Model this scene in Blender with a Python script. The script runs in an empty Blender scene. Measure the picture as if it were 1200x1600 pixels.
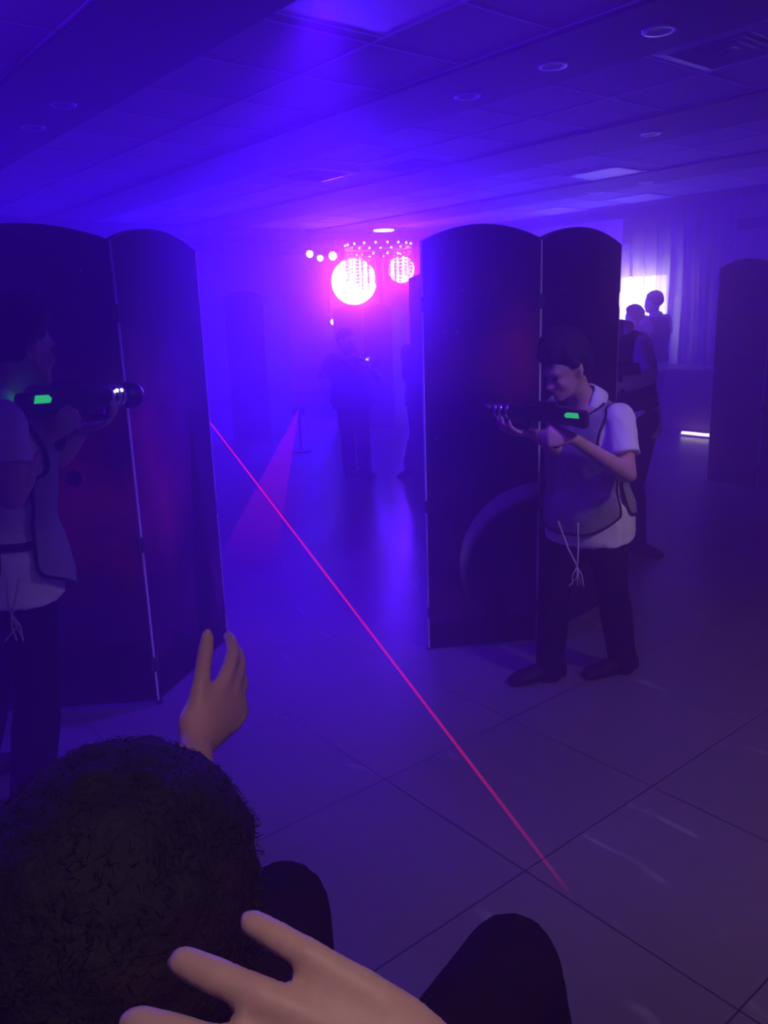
import bpy, bmesh, math, random
from mathutils import Vector as V, Matrix, noise
R_ = math.radians
random.seed(7)
sc = bpy.context.scene
COL = sc.collection

# ------------------------------------------------------------------ camera
# The room's axes are the world axes (X, Y).  "View floor" coordinates (x right of the
# photographer, y ahead of them, z up) are turned into the room by YAW.
YAW = R_(-38.81)
CH = 1.45                       # height of the phone
FPX = 1262.5                    # focal length in pixels of the 1200x1600 frame
PITCH, ROLL = 0.2377, -0.0331
cF = V((0, math.cos(PITCH), -math.sin(PITCH)))
cR0 = V((1, 0, 0)); cU0 = cR0.cross(cF)
cR = cR0 * math.cos(ROLL) + cU0 * math.sin(ROLL)
cU = -cR0 * math.sin(ROLL) + cU0 * math.cos(ROLL)
ROOM = Matrix.Rotation(YAW, 4, 'Z')
def W(p):                       # view floor -> room
    return ROOM @ V(p)
def A(px, py, y):               # a place in view-floor coordinates: bearing of a pixel, y metres ahead
    d = cF + cR * ((px - 600) / FPX) - cU * ((py - 800) / FPX)
    d = d * (y / d.y)
    return V((d.x, d.y, d.z + CH))
cd = bpy.data.cameras.new('camera'); cam = bpy.data.objects.new('camera', cd); COL.objects.link(cam)
cd.sensor_fit = 'HORIZONTAL'; cd.sensor_width = 36.0; cd.lens = 36.0 * FPX / 1200
cd.clip_start = 0.02; cd.clip_end = 100
mw = Matrix.Identity(4)
for i in range(3):
    mw[i][0], mw[i][1], mw[i][2] = cR[i], cU[i], -cF[i]
mw = ROOM @ mw; mw.translation = V((0, 0, CH)); cam.matrix_world = mw
sc.camera = cam

# ------------------------------------------------------------------ haze, lights, exposure
HAZE = ((0.062, 0.35), (0.060, 0.93)); HAZE_COLOR = (.92, .36, 1.0)     # two droplet sizes: broad and forward scattering
wd = bpy.data.worlds.new('world'); sc.world = wd; wd.use_nodes = True
wn = wd.node_tree; wn.nodes['Background'].inputs[0].default_value = (0.02, 0.0, 0.2, 1); wn.nodes['Background'].inputs[1].default_value = 0.0
vs = wn.nodes.new('ShaderNodeAddShader')
for i, (hd_, hg_) in enumerate(HAZE):
    q = wn.nodes.new('ShaderNodeVolumeScatter'); q.inputs['Density'].default_value = hd_; q.inputs['Anisotropy'].default_value = hg_; q.inputs['Color'].default_value = (*HAZE_COLOR, 1)
    wn.links.new(q.outputs[0], vs.inputs[i])
va = wn.nodes.new('ShaderNodeVolumeAbsorption'); va.inputs['Density'].default_value = sum(h[0] for h in HAZE); va.inputs['Color'].default_value = (*HAZE_COLOR, 1)
vt = wn.nodes.new('ShaderNodeAddShader'); wn.links.new(vs.outputs[0], vt.inputs[0]); wn.links.new(va.outputs[0], vt.inputs[1])
wn.links.new(vt.outputs[0], wn.nodes['World Output'].inputs['Volume'])
wd.cycles.homogeneous_volume = True
vsx = sc.view_settings
sc.display_settings.display_device = 'sRGB'
vsx.view_transform = 'Standard'; vsx.look = 'None'; vsx.gamma = 1.0; vsx.use_curve_mapping = False
vsx.exposure = 0.0
cy = sc.cycles
cy.max_bounces = 6; cy.diffuse_bounces = 3; cy.glossy_bounces = 2; cy.transmission_bounces = 4; cy.transparent_max_bounces = 12
cy.volume_bounces = 3; cy.sample_clamp_indirect = 4.0; cy.caustics_reflective = False; cy.caustics_refractive = False
cy.use_denoising = True

def lamp(name, kind, loc, color, energy, size=0.1, aim=None, spot=None, blend=0.3, shape=None, size_y=None):
    l = bpy.data.lights.new(name, kind); o = bpy.data.objects.new(name, l); COL.objects.link(o)
    o.location = loc; l.color = color; l.energy = energy
    if kind == 'AREA':
        l.size = size
        if size_y: l.shape = 'RECTANGLE'; l.size_y = size_y
    else: l.shadow_soft_size = size
    if kind == 'SPOT': l.spot_size = spot; l.spot_blend = blend
    if aim is not None: o.rotation_euler = (V(aim) - V(loc)).to_track_quat('-Z', 'Y').to_euler()
    return o
BLUE = (0.016, 0.0, 1.0)
P_LAMP_A = W(A(553, 440, 12.6)); P_LAMP_B = W(A(627, 421, 12.9))
lamp('stage_wash_light', 'SPOT', P_LAMP_A - W((0, .22, 0)), BLUE, 5100, .28, W((0.3, 0, 1.3)), R_(165), .5)
lamp('stage_flood_light', 'SPOT', P_LAMP_B - W((0, .22, 0)), (.11, 0, 1), 900, .15, W((0.6, 0, 1.2)), R_(150), .6)
lamp('stage_white_light', 'SPOT', P_LAMP_A - W((0, .24, .02)), (1, .17, .3), 125, .2, W((-.6, 0, 1.3)), R_(60), 1.0)
lamp('added_side_fill', 'SPOT', W((-3.9, 3.6, 2.0)), (0.07, 0.0, 1.0), 600, .12, W((1.2, 2.7, .3)), R_(90), .8)  # added blue fill beyond the left edge, no fixture modelled
lamp('added_overhead_fill', 'SPOT', W((.45, 1.95, 2.62)), (0.10, 0.0, 1.0), 150, .10, W((.0, 2.9, 0)), R_(70), .9)  # unseen blue fill added for the haze and floor ahead
lamp('added_aisle_fill', 'SPOT', W((-.15, 3.3, 2.62)), (0.075, 0.0, 1.0), 760, .10, W((-.70, 4.0, 0)), R_(84), .9)  # blue fill without a fixture, added to brighten the aisle haze and floor
lamp('added_hand_fill', 'SPOT', W((.45, -.35, 2.62)), (1.0, .74, .76), 58, .10, W((.38, .42, 0)), R_(98), 1.0)  # added neutral fill behind the camera for the hand and the child
lamp('added_right_fill', 'SPOT', W((2.1, 1.1, 2.62)), (1.0, .72, .95), 112, .15, W((.95, 2.45, .55)), R_(72), .8)  # neutral fill added out of view for the boy and floor at right

# ------------------------------------------------------------------ helpers
def link(o, parent=None):
    COL.objects.link(o)
    if parent is not None: o.parent = parent
    return o
def tag(o, label=None, cat=None, group=None, kind=None):
    if label: o['label'] = label
    if cat: o['category'] = cat
    if group: o['group'] = group
    if kind: o['kind'] = kind
    return o
def thing(name, label, cat, loc=(0, 0, 0), rz=None, group=None):      # loc in view-floor coordinates
    o = bpy.data.objects.new(name, None); COL.objects.link(o); o.empty_display_size = .1
    o.location = W(loc); o.rotation_euler = (0, 0, YAW if rz is None else YAW + rz)
    return tag(o, label, cat, group)
def copy_tree(o, parent=None):
    c = o.copy(); COL.objects.link(c); c.parent = parent
    for ch in list(o.children): copy_tree(ch, c)
    return c

class MB:
    def __init__(s): s.v = []; s.f = []; s.mi = []
    def add(s, vs, fs, mi=0):
        n = len(s.v); s.v += [V(p) for p in vs]; s.f += [tuple(i + n for i in f) for f in fs]; s.mi += [mi] * len(fs); return s
    def box(s, lo, hi, M=None, mi=0):
        x0, y0, z0 = lo; x1, y1, z1 = hi
        p = [V(q) for q in ((x0,y0,z0),(x1,y0,z0),(x1,y1,z0),(x0,y1,z0),(x0,y0,z1),(x1,y0,z1),(x1,y1,z1),(x0,y1,z1))]
        if M is not None: p = [M @ q for q in p]
        return s.add(p, [(0,3,2,1),(4,5,6,7),(0,1,5,4),(1,2,6,5),(2,3,7,6),(3,0,4,7)], mi)
    def rings(s, rs, closed=True, cap=True, mi=0):
        n = len(rs[0]); vs = [p for r in rs for p in r]; fs = []
        for k in range(len(rs) - 1):
            for i in range(n if closed else n - 1):
                j = (i + 1) % n
                fs.append((k*n+i, k*n+j, (k+1)*n+j, (k+1)*n+i))
        if cap:
            fs.append(tuple(range(n-1, -1, -1))); fs.append(tuple((len(rs)-1)*n+i for i in range(n)))
        return s.add(vs, fs, mi)
    def tube(s, pts, rad, seg=10, flat=1.0, side=None, rnd=True, mi=0):
        pts = [V(p) for p in pts]
        if not isinstance(rad, (list, tuple)): rad = [rad] * len(pts)
        rad = list(rad)
        if rnd:       # rounded ends
            d0 = (pts[0] - pts[1]).normalized(); d1 = (pts[-1] - pts[-2]).normalized()
            a, b, ra, rb = pts[0], pts[-1], rad[0], rad[-1]
            pts = [a + d0*ra*.97, a + d0*ra*.75] + pts + [b + d1*rb*.75, b + d1*rb*.97]
            rad = [ra*.25, ra*.68] + rad + [rb*.68, rb*.25]
        rs = []; u = V(side) if side is not None else None
        for i, p in enumerate(pts):
            t = (pts[min(i+1, len(pts)-1)] - pts[max(i-1, 0)])
            t = t.normalized() if t.length > 1e-9 else V((0, 0, 1))
            if u is None:
                u = t.cross(V((0, 0, 1)));
                if u.length < .1: u = t.cross(V((0, 1, 0)))
            u = (u - t * u.dot(t)).normalized(); w = t.cross(u)
            rs.append([p + (u*math.cos(2*math.pi*k/seg) + w*flat*math.sin(2*math.pi*k/seg)) * rad[i] for k in range(seg)])
        return s.rings(rs, mi=mi)
    def ell(s, c, r, M=None, nu=16, nv=10, mi=0):
        c = V(c); rs = []
        if not isinstance(r, (list, tuple, V)): r = (r, r, r)
        for j in range(1, nv):
            ph = math.pi * j / nv
            ring = []
            for i in range(nu):
                t = 2*math.pi*i/nu
                q = V((r[0]*math.sin(ph)*math.cos(t), r[1]*math.sin(ph)*math.sin(t), -r[2]*math.cos(ph)))
                if M is not None: q = M @ q
                ring.append(c + q)
            rs.append(ring)
        return s.rings(rs, mi=mi)
    def cyl(s, p0, p1, r0, r1=None, seg=16, mi=0):
        return s.tube([p0, p1], [r0, r0 if r1 is None else r1], seg, rnd=False, mi=mi)
    def prism(s, outline, y0, y1, M=None, mi=0):     # outline in x,z, extruded along y
        n = len(outline)
        a = [V((x, y0, z)) for x, z in outline] + [V((x, y1, z)) for x, z in outline]
        if M is not None: a = [M @ q for q in a]
        fs = [tuple(range(n)), tuple(range(2*n-1, n-1, -1))] + [(i, i+n, (i+1) % n + n, (i+1) % n) for i in range(n)]
        return s.add(a, fs, mi)
    def mesh(s, name):
        me = bpy.data.meshes.new(name); me.from_pydata([tuple(p) for p in s.v], [], s.f)
        bm = bmesh.new(); bm.from_mesh(me); bmesh.ops.recalc_face_normals(bm, faces=bm.faces); bm.to_mesh(me); bm.free()
        return me
    def build(s, name, mat, parent=None, smooth=False, bevel=0):
        me = s.mesh(name); o = bpy.data.objects.new(name, me)
        for m in (mat if isinstance(mat, (list, tuple)) else [mat]): me.materials.append(m)
        if isinstance(mat, (list, tuple)):
            for p, k in zip(me.polygons, s.mi): p.material_index = k
        if smooth: me.polygons.foreach_set('use_smooth', [True] * len(me.polygons))
        link(o, parent)
        if bevel:
            b = o.modifiers.new('b', 'BEVEL'); b.width = bevel; b.segments = 2; b.limit_method = 'ANGLE'
        return o
    def organic(s, name, mat, parent=None, voxel=.01, it=6, fac=.5, post=None):   # one continuous smooth skin
        me = s.mesh(name); o = bpy.data.objects.new(name, me); COL.objects.link(o)
        r = o.modifiers.new('r', 'REMESH'); r.mode = 'VOXEL'; r.voxel_size = voxel; r.use_smooth_shade = True
        if it: k = o.modifiers.new('s', 'SMOOTH'); k.iterations = it; k.factor = fac
        dg = bpy.context.evaluated_depsgraph_get(); dg.update()
        m2 = bpy.data.meshes.new_from_object(o.evaluated_get(dg)); o.modifiers.clear(); o.data = m2; m2.name = name
        bpy.data.meshes.remove(me)
        if post: post(m2)
        m2.materials.clear(); m2.materials.append(mat)
        m2.polygons.foreach_set('use_smooth', [True] * len(m2.polygons))
        if parent is not None: o.parent = parent
        return o

class N:                                            # tiny node-graph writer
    def __init__(s, name):
        s.m = bpy.data.materials.new(name); s.m.use_nodes = True; s.t = s.m.node_tree; s.b = s.t.nodes['Principled BSDF']
        s.out = s.t.nodes['Material Output']
    def n(s, ty, **k):
        q = s.t.nodes.new(ty)
        for a, b in k.items(): setattr(q, a, b)
        return q
    def set(s, sock, v):
        if isinstance(v, bpy.types.NodeSocket): s.t.links.new(v, sock)
        elif isinstance(v, (tuple, list)) and len(v) == 3 and sock.type == 'RGBA': sock.default_value = (*v, 1)
        else: sock.default_value = v
    def math(s, op, a, b=0.0, c=0.0, clamp=False):
        q = s.n('ShaderNodeMath', operation=op, use_clamp=clamp)
        for i, v in enumerate((a, b, c)): s.set(q.inputs[i], v)
        return q.outputs[0]
    def mix(s, f, a, b, mode='MIX'):
        q = s.n('ShaderNodeMix', data_type='RGBA', blend_type=mode)
        s.set(q.inputs[0], f); s.set(q.inputs[6], a); s.set(q.inputs[7], b); return q.outputs[2]
    def coord(s, kind='Object'):
        q = s.n('ShaderNodeTexCoord').outputs[kind]; x = s.n('ShaderNodeSeparateXYZ'); s.set(x.inputs[0], q)
        return q, x.outputs[0], x.outputs[1], x.outputs[2]
    def noise(s, vec, scale, detail=3, rough=.5):
        q = s.n('ShaderNodeTexNoise'); s.set(q.inputs['Vector'], vec); q.inputs['Scale'].default_value = scale
        q.inputs['Detail'].default_value = detail; q.inputs['Roughness'].default_value = rough; return q.outputs['Fac']
    def ramp(s, x, lo, hi):
        q = s.n('ShaderNodeMapRange'); q.interpolation_type = 'SMOOTHSTEP'
        s.set(q.inputs[0], x); s.set(q.inputs[1], lo); s.set(q.inputs[2], hi); return q.outputs[0]
    def bump(s, h, st=.2, dist=.01):
        q = s.n('ShaderNodeBump'); s.set(q.inputs['Height'], h); q.inputs['Strength'].default_value = st; q.inputs['Distance'].default_value = dist
        s.set(s.b.inputs['Normal'], q.outputs[0])
    def P(s, **k):
        for a, v in k.items(): s.set(s.b.inputs[a.replace('_', ' ')], v)
        return s
def simple(name, col, rough=.6, metal=0, var=.12, scale=20, bump=0, bs=60, spec=None):
    m = N(name); co = m.coord()[0]
    f = m.noise(co, scale)
    dark = tuple(c * (1 - var) for c in col); lite = tuple(min(1, c * (1 + var)) for c in col)
    m.P(Base_Color=m.mix(f, dark, lite), Roughness=rough, Metallic=metal)
    if spec is not None: m.b.inputs['Specular IOR Level'].default_value = spec
    if bump: m.bump(m.noise(co, bs, 4), bump, .005)
    return m.m
def glow(name, col, st):
    m = N(name); m.P(Base_Color=(0.02, 0.02, 0.02), Roughness=.4, Emission_Color=col, Emission_Strength=st); return m.m

M = {}
M['wall'] = simple('painted_wall', (.62, .60, .60), .7, var=.05, scale=4, bump=.05)
M['ceil'] = simple('ceiling_tile', (.38, .36, .38), .85, var=.10, scale=60, bump=.3, bs=200)
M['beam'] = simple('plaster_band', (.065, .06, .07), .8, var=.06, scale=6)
M['tbar'] = simple('grid_bar', (.80, .78, .80), .6, var=.03)
M['skirt'] = simple('baseboard_paint', (.20, .18, .18), .5)
M['diff'] = simple('light_diffuser', (.92, .92, .95), .35, var=.02)
M['ventm'] = simple('vent_metal', (.16, .16, .18), .5, .2)
M['ventf'] = simple('vent_frame', (.55, .53, .55), .5)
M['ring'] = simple('downlight_ring', (.80, .80, .82), .3, .3)
M['black'] = simple('black_plastic', (.012, .012, .014), .38, var=.2)
M['gun'] = simple('gun_plastic', (.010, .009, .013), .30, var=.2)
M['chrome'] = simple('chrome', (.75, .77, .80), .12, 1.0, var=.03)
M['metal'] = simple('dark_metal', (.05, .05, .055), .4, .8)
M['edge'] = simple('panel_edge_trim', (.80, .79, .82), .35, .1, var=.04)
M['hinge'] = simple('hinge_metal', (.09, .07, .07), .4, .5)
M['pback'] = simple('panel_back', (.05, .045, .06), .55)
M['trouser'] = simple('black_trousers', (.010, .009, .012), .9, var=.25, scale=40, bump=.3, bs=90, spec=.04)
M['shoe'] = simple('black_leather', (.009, .008, .009), .55, var=.2, spec=.12)
M['shirt'] = simple('white_cotton', (.78, .78, .82), .85, var=.05, scale=14, bump=.35, bs=30)
M['vest'] = simple('grey_mesh_vest', (.24, .24, .27), .85, var=.22, scale=18, bump=.4, bs=26)
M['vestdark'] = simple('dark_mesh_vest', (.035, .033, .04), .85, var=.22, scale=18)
M['bind'] = simple('vest_binding', (.012, .011, .014), .7)
M['string'] = simple('tassel_cord', (.55, .52, .50), .9)
M['cloth'] = simple('dark_tablecloth', (.02, .018, .022), .9)
M['wood'] = simple('chair_wood', (.10, .06, .035), .5)
M['green'] = glow('green_display', (.04, 1, .20), .55)
M['led'] = glow('white_led', (.75, 1, .95), 5)
M['ledg'] = glow('green_led', (.25, 1, .65), 3)
M['lens'] = glow('stage_lens', (1, .97, 1), 6)
M['lens2'] = glow('small_lens', (1, .85, 1), 9)
M['tubeled'] = glow('tube_led', (.60, .62, 1), 8)
M['gap_glow'] = glow('daylight_gap_glow', (1, .85, .62), 7)
M['glint_bead'] = glow('painted_glint', (1, .9, 1), 9)
M['pane'] = glow('daylight_pane', (1.0, .98, .95), 22)
def skin_mat(name, col, rough=.5):
    m = N(name); co = m.coord()[0]
    f = m.noise(co, 14, 3); g = m.noise(co, 160, 3)
    c = m.mix(f, tuple(v * .86 for v in col), (min(1, col[0] * 1.12), col[1] * 1.05, col[2] * 1.02))
    m.P(Base_Color=c, Roughness=rough, Subsurface_Weight=.12, Subsurface_Radius=(.012, .005, .003), Subsurface_Scale=1.0)
    m.b.inputs['Specular IOR Level'].default_value = .3
    m.bump(g, .25, .0012); return m.m
M['skin'] = skin_mat('skin', (.50, .33, .26))
M['skin2'] = skin_mat('child_skin', (.56, .33, .25))
M['nail'] = simple('finger_nail', (.62, .40, .36), .3, var=.03)
M['lip'] = simple('eye', (.02, .015, .015), .2)
M['hair'] = simple('dark_hair', (.012, .008, .008), .75, var=.3, scale=80, bump=.6, bs=160, spec=.25)
m = N('cut_crystal'); m.P(Base_Color=(1, 1, 1), Roughness=.02, Transmission_Weight=1.0, IOR=1.5); M['crystal'] = m.m
m = N('sheer_curtain'); co, x, y, z = m.coord()
tr = m.n('ShaderNodeBsdfTranslucent'); m.set(tr.inputs[0], (.72, .70, .74)); df = m.n('ShaderNodeBsdfDiffuse'); m.set(df.inputs[0], (.55, .53, .57))
mx = m.n('ShaderNodeMixShader'); mx.inputs[0].default_value = .25; m.set(mx.inputs[1], tr.outputs[0]); m.set(mx.inputs[2], df.outputs[0])
clear = m.n('ShaderNodeBsdfTransparent'); weave = m.n('ShaderNodeMixShader'); weave.inputs[0].default_value = .28; m.set(weave.inputs[1], mx.outputs[0]); m.set(weave.inputs[2], clear.outputs[0]); m.set(m.out.inputs[0], weave.outputs[0]); M['curtain'] = m.m

# floor: large square stone-look tiles
TS = .5916
m = N('stone_floor_tile'); co, x, y, z = m.coord()
def tcell(v, off):
    q = m.math('DIVIDE', m.math('SUBTRACT', v, off), TS); fl = m.math('FLOOR', q); fr = m.math('SUBTRACT', q, fl)
    return fl, m.math('MULTIPLY', m.math('MINIMUM', fr, m.math('SUBTRACT', 1.0, fr)), TS)
ix, dx = tcell(x, 1.439); iy, dy = tcell(y, 1.831)
grout = m.math('LESS_THAN', m.math('MINIMUM', dx, dy), .0022)
cv = m.n('ShaderNodeCombineXYZ'); m.set(cv.inputs[0], ix); m.set(cv.inputs[1], iy)
wn_ = m.n('ShaderNodeTexWhiteNoise'); m.set(wn_.inputs[0], cv.outputs[0])
off = m.n('ShaderNodeVectorMath', operation='MULTIPLY_ADD'); m.set(off.inputs[0], wn_.outputs[1]); off.inputs[1].default_value = (7, 7, 7); m.set(off.inputs[2], co)
n1 = m.noise(off.outputs[0], 2.2, 5, .6); n2 = m.noise(off.outputs[0], 14, 4, .6)
wv = m.n('ShaderNodeTexWave', wave_type='BANDS'); m.set(wv.inputs['Vector'], off.outputs[0]); wv.inputs['Scale'].default_value = 1.1; wv.inputs['Distortion'].default_value = 9; wv.inputs['Detail'].default_value = 3
vein = m.math('MULTIPLY', m.ramp(wv.outputs['Fac'], .965, 1.0), m.ramp(m.noise(off.outputs[0], 3.5), .54, .66))
base = m.mix(n1, (.085, .078, .083), (.140, .130, .135)); base = m.mix(m.math('MULTIPLY', n2, .35), base, (.10, .092, .10))
base = m.mix(m.math('MULTIPLY', vein, .32), base, (.45, .43, .45)); base = m.mix(grout, base, (.018, .016, .02))
m.P(Base_Color=base, Roughness=m.math('ADD', .25, m.math('MULTIPLY', n2, .16))); m.bump(m.math('SUBTRACT', m.math('MULTIPLY', n2, .12), grout), .25, .002); M['floor'] = m.m

# printed space artwork of the folding panels: plain generic nebula, stars, a moon and ridges
def print_mat(name, w, base, nebs, ridge, moon=None, dots=None, rings=(), tower=None, star=.055):
    m = N(name); co, x, y, z = m.coord()
    def dist(cx, cz, sx=1.0, sz=1.0):
        a = m.math('MULTIPLY', m.math('SUBTRACT', x, cx), 1/sx); b = m.math('MULTIPLY', m.math('SUBTRACT', z, cz), 1/sz)
        return m.math('SQRT', m.math('ADD', m.math('MULTIPLY', a, a), m.math('MULTIPLY', b, b)))
    nz = m.noise(co, 3.2, 5, .6); c = m.mix(nz, base, tuple(v * 1.5 for v in base))
    for cx, cz, sx, sz, col in nebs:
        f = m.math('MULTIPLY', m.ramp(dist(cx, cz, sx, sz), 1.0, 0.0), m.ramp(nz, .25, .7)); c = m.mix(f, c, col)
    vo = m.n('ShaderNodeTexVoronoi'); m.set(vo.inputs['Vector'], co); vo.inputs['Scale'].default_value = 17
    sw = m.n('ShaderNodeTexWhiteNoise'); m.set(sw.inputs[0], vo.outputs['Color'])
    st = m.math('MULTIPLY', m.math('LESS_THAN', vo.outputs['Distance'], star), m.math('GREATER_THAN', sw.outputs[0], .80)); c = m.mix(st, c, (.35, .33, .40))
    if moon:
        cx, cz, r = moon; d = dist(cx, cz); body = m.math('LESS_THAN', d, r)
        d2 = dist(cx + .018, cz - .060); lit = m.math('MULTIPLY', body, m.ramp(d2, r * .93, r * 1.06))
        c = m.mix(body, c, (.008, .006, .014)); c = m.mix(m.math('MULTIPLY', lit, .9), c, (.34, .31, .38))
    if dots:
        for cx, cz, r in dots:
            d = dist(cx, cz); c = m.mix(m.math('LESS_THAN', d, r * 1.12), c, (.055, .02, .03)); c = m.mix(m.math('LESS_THAN', d, r), c, (.006, .004, .014))
    for cx, cz, r, t in rings:
        d = m.math('ABSOLUTE', m.math('SUBTRACT', dist(cx, cz), r)); c = m.mix(m.math('LESS_THAN', d, t), c, (.10, .06, .10))
    hz, amp, fog = ridge
    f = m.math('MULTIPLY', m.ramp(z, hz + .30, hz + .03), .8); c = m.mix(f, c, fog)
    xs = m.n('ShaderNodeCombineXYZ'); m.set(xs.inputs[0], x)
    h = m.math('ADD', m.math('MULTIPLY', m.math('SUBTRACT', m.noise(xs.outputs[0], 9, 6, .7), .5), amp), hz); c = m.mix(m.math('LESS_THAN', z, h), c, (.010, .007, .014))
    if tower:
        cx, zt, hw = tower; wz = m.math('MULTIPLY', m.math('SUBTRACT', zt, z), hw / zt)
        ed = m.math('SUBTRACT', m.math('ABSOLUTE', m.math('SUBTRACT', x, cx)), m.math('ADD', wz, m.math('MULTIPLY', m.math('SUBTRACT', nz, .5), .03)))
        c = m.mix(m.math('MULTIPLY', m.math('LESS_THAN', ed, 0), m.math('LESS_THAN', z, zt)), c, (.008, .006, .012))
    m.P(Base_Color=c, Roughness=.45); m.b.inputs['Specular IOR Level'].default_value = .08
    return m.m

# ------------------------------------------------------------------ room shell
X0, X1, Y0, Y1, ZC = -3.4, 9.6, -4.0, 13.2, 2.70
def struct(name, mb, mat, **k): return tag(mb.build(name, mat, **k), kind='structure')
struct('floor', MB().box((X0-.2, Y0-.2, -.12), (X1+.2, Y1+.2, 0)), M['floor'])
struct('ceiling', MB().box((X0-.2, Y0-.2, ZC), (X1+.2, Y1+.2, ZC+.15)), M['ceil'])
struct('wall_left', MB().box((X0-.15, Y0-.15, 0), (X0, Y1+.15, ZC)), M['wall'])
struct('wall_back', MB().box((X0, Y0-.15, 0), (X1, Y0, ZC)), M['wall'])
struct('wall_front', MB().box((X0, Y1, 0), (X1, Y1+.15, ZC)), M['wall'])
WY0, WY1, WZ0, WZ1 = 6.0, 7.55, .95, 1.90        # window opening in the right wall
wr = MB()
wr.box((X1, Y0-.15, 0), (X1+.15, WY0, ZC)); wr.box((X1, WY1, 0), (X1+.15, Y1+.15, ZC))
wr.box((X1, WY0, 0), (X1+.15, WY1, WZ0)); wr.box((X1, WY0, WZ1), (X1+.15, WY1, ZC))
struct('wall_right', wr, M['wall'])
win = struct('window_1', MB().box((X1+.10, WY0, WZ0), (X1+.12, WY1, WZ1)), M['pane'])
fr = MB()
for yy in (WY0, (WY0+WY1)/2 - .02, WY1 - .05): fr.box((X1+.05, yy, WZ0), (X1+.10, yy+.05, WZ1))
for zz in (WZ0, WZ1 - .05): fr.box((X1+.05, WY0, zz), (X1+.10, WY1, zz+.05))
fr.build('window_frame', M['ventf'], win)
for nm, lo, hi in (('right', (X1-.015, Y0, 0), (X1, Y1, .09)), ('front', (X0, Y1-.015, 0), (X1, Y1, .09)), ('left', (X0, Y0, 0), (X0+.015, Y1, .09))):
    struct('baseboard_' + nm, MB().box(lo, hi), M['skirt'])
# plaster bands between the strips of ceiling tile, running along the room
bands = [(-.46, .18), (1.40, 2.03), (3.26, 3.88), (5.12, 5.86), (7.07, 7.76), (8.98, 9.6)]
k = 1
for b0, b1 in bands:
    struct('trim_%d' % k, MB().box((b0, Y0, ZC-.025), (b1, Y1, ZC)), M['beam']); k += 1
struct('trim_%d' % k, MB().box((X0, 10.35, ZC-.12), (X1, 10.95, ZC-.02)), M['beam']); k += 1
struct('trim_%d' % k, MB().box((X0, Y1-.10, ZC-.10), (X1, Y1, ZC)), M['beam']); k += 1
strips = [(.18, 1.40), (2.03, 3.26), (3.88, 5.12), (5.86, 7.07), (7.76, 8.98)]
for s0, s1 in strips:
    g = MB(); mid = (s0 + s1) / 2
    for xx in (s0 + .006, mid, s1 - .006): g.box((xx - .006, Y0, ZC-.006), (xx + .006, Y1, ZC))
    yy = 3.27 - 12 * .612
    while yy < Y1:
        if yy > Y0: g.box((s0, yy - .006, ZC-.006), (s1, yy + .006, ZC))
        yy += .612
    struct('trim_%d' % k, g, M['tbar']); k += 1
# bulkhead box with rail over the window
struct('trim_%d' % k, MB().box((9.25, 6.46, 2.25), (9.6, 10.3, 2.56)), M['wall']); k += 1

# ------------------------------------------------------------------ things of the ceiling and the far wall (room coordinates)
def rthing(name, label, cat, loc, rz=0.0, group=None):
    o = bpy.data.objects.new(name, None); COL.objects.link(o); o.empty_display_size = .1; o.location = loc; o.rotation_euler = (0, 0, rz)
    return tag(o, label, cat, group)
def disc(mb, r, z0, z1, seg=24, r2=None): return mb.cyl((0, 0, z0), (0, 0, z1), r, r2, seg)
dlp = rthing('recessed_downlight', 'x', 'downlight', (3.60, 2.97, ZC-.025))
ring = MB(); prof = [(.052, .0), (.056, -.006), (.074, -.008), (.078, 0)]
ring.rings([[V((r*math.cos(2*math.pi*i/28), r*math.sin(2*math.pi*i/28), z)) for i in range(28)] for r, z in prof], cap=False)
ring.build('trim_ring', M['ring'], dlp, True)
disc(MB(), .052, -.001, .02).build('bulb_glass', M['ventm'], dlp)
DL = [((3.60, 2.97), 'unlit round downlight in the dark ceiling band, second from the square air vent'),
      ((3.59, 2.35), 'unlit round downlight in the ceiling band right beside the square air vent'),
      ((3.64, 3.63), 'faint round downlight in the wide ceiling band above the tall panels, third from the vent'),
      ((5.54, 3.66), 'small bright-rimmed downlight in the narrow band before the pale square ceiling panel'),
      ((7.68, 5.73), 'left of two small downlights in the band just behind the pale square ceiling panel'),
      ((7.58, 5.04), 'right of two small downlights in the band just behind the pale square ceiling panel'),
      ((1.78, 5.00), 'nearer dim downlight in the dark ceiling band at upper left'),
      ((1.80, 5.63), 'farther dim downlight in the dark ceiling band at upper left')]
for i, ((x, y), lb) in enumerate(DL):
    o = dlp if i == 0 else copy_tree(dlp)
    o.location = (x, y, ZC-.025); o['label'] = lb; o['group'] = 'recessed ceiling downlights'
PLt = [((2.33, 2.86), .6, .6, 'large square ceiling light panel at top centre, glowing blue from the haze'),
       ((6.86, 4.99), .58, .60, 'pale square ceiling light panel, brightest of the unlit ones on the right'),
       ((8.68, 5.85), .58, .60, 'faint ceiling light panel over the curtain, right one of the pair'),
       ((8.68, 7.08), .58, .60, 'faint ceiling light panel over the curtain, left one of the pair')]
for (x, y), a, b, lb in PLt:
    t = rthing('ceiling_light_panel', lb, 'ceiling light', (x, y, ZC), 0, 'square ceiling light panels')
    MB().box((-a/2+.02, -b/2+.02, -.012), (a/2-.02, b/2-.02, -.001)).build('diffuser', M['diff'], t)
    f = MB()
    for lo, hi in (((-a/2, -b/2), (a/2, -b/2+.02)), ((-a/2, b/2-.02), (a/2, b/2)), ((-a/2, -b/2+.02), (-a/2+.02, b/2-.02)), ((a/2-.02, -b/2+.02), (a/2, b/2-.02))):
        f.box((lo[0], lo[1], -.016), (hi[0], hi[1], -.001))
    f.build('frame', M['tbar'], t)
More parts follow.
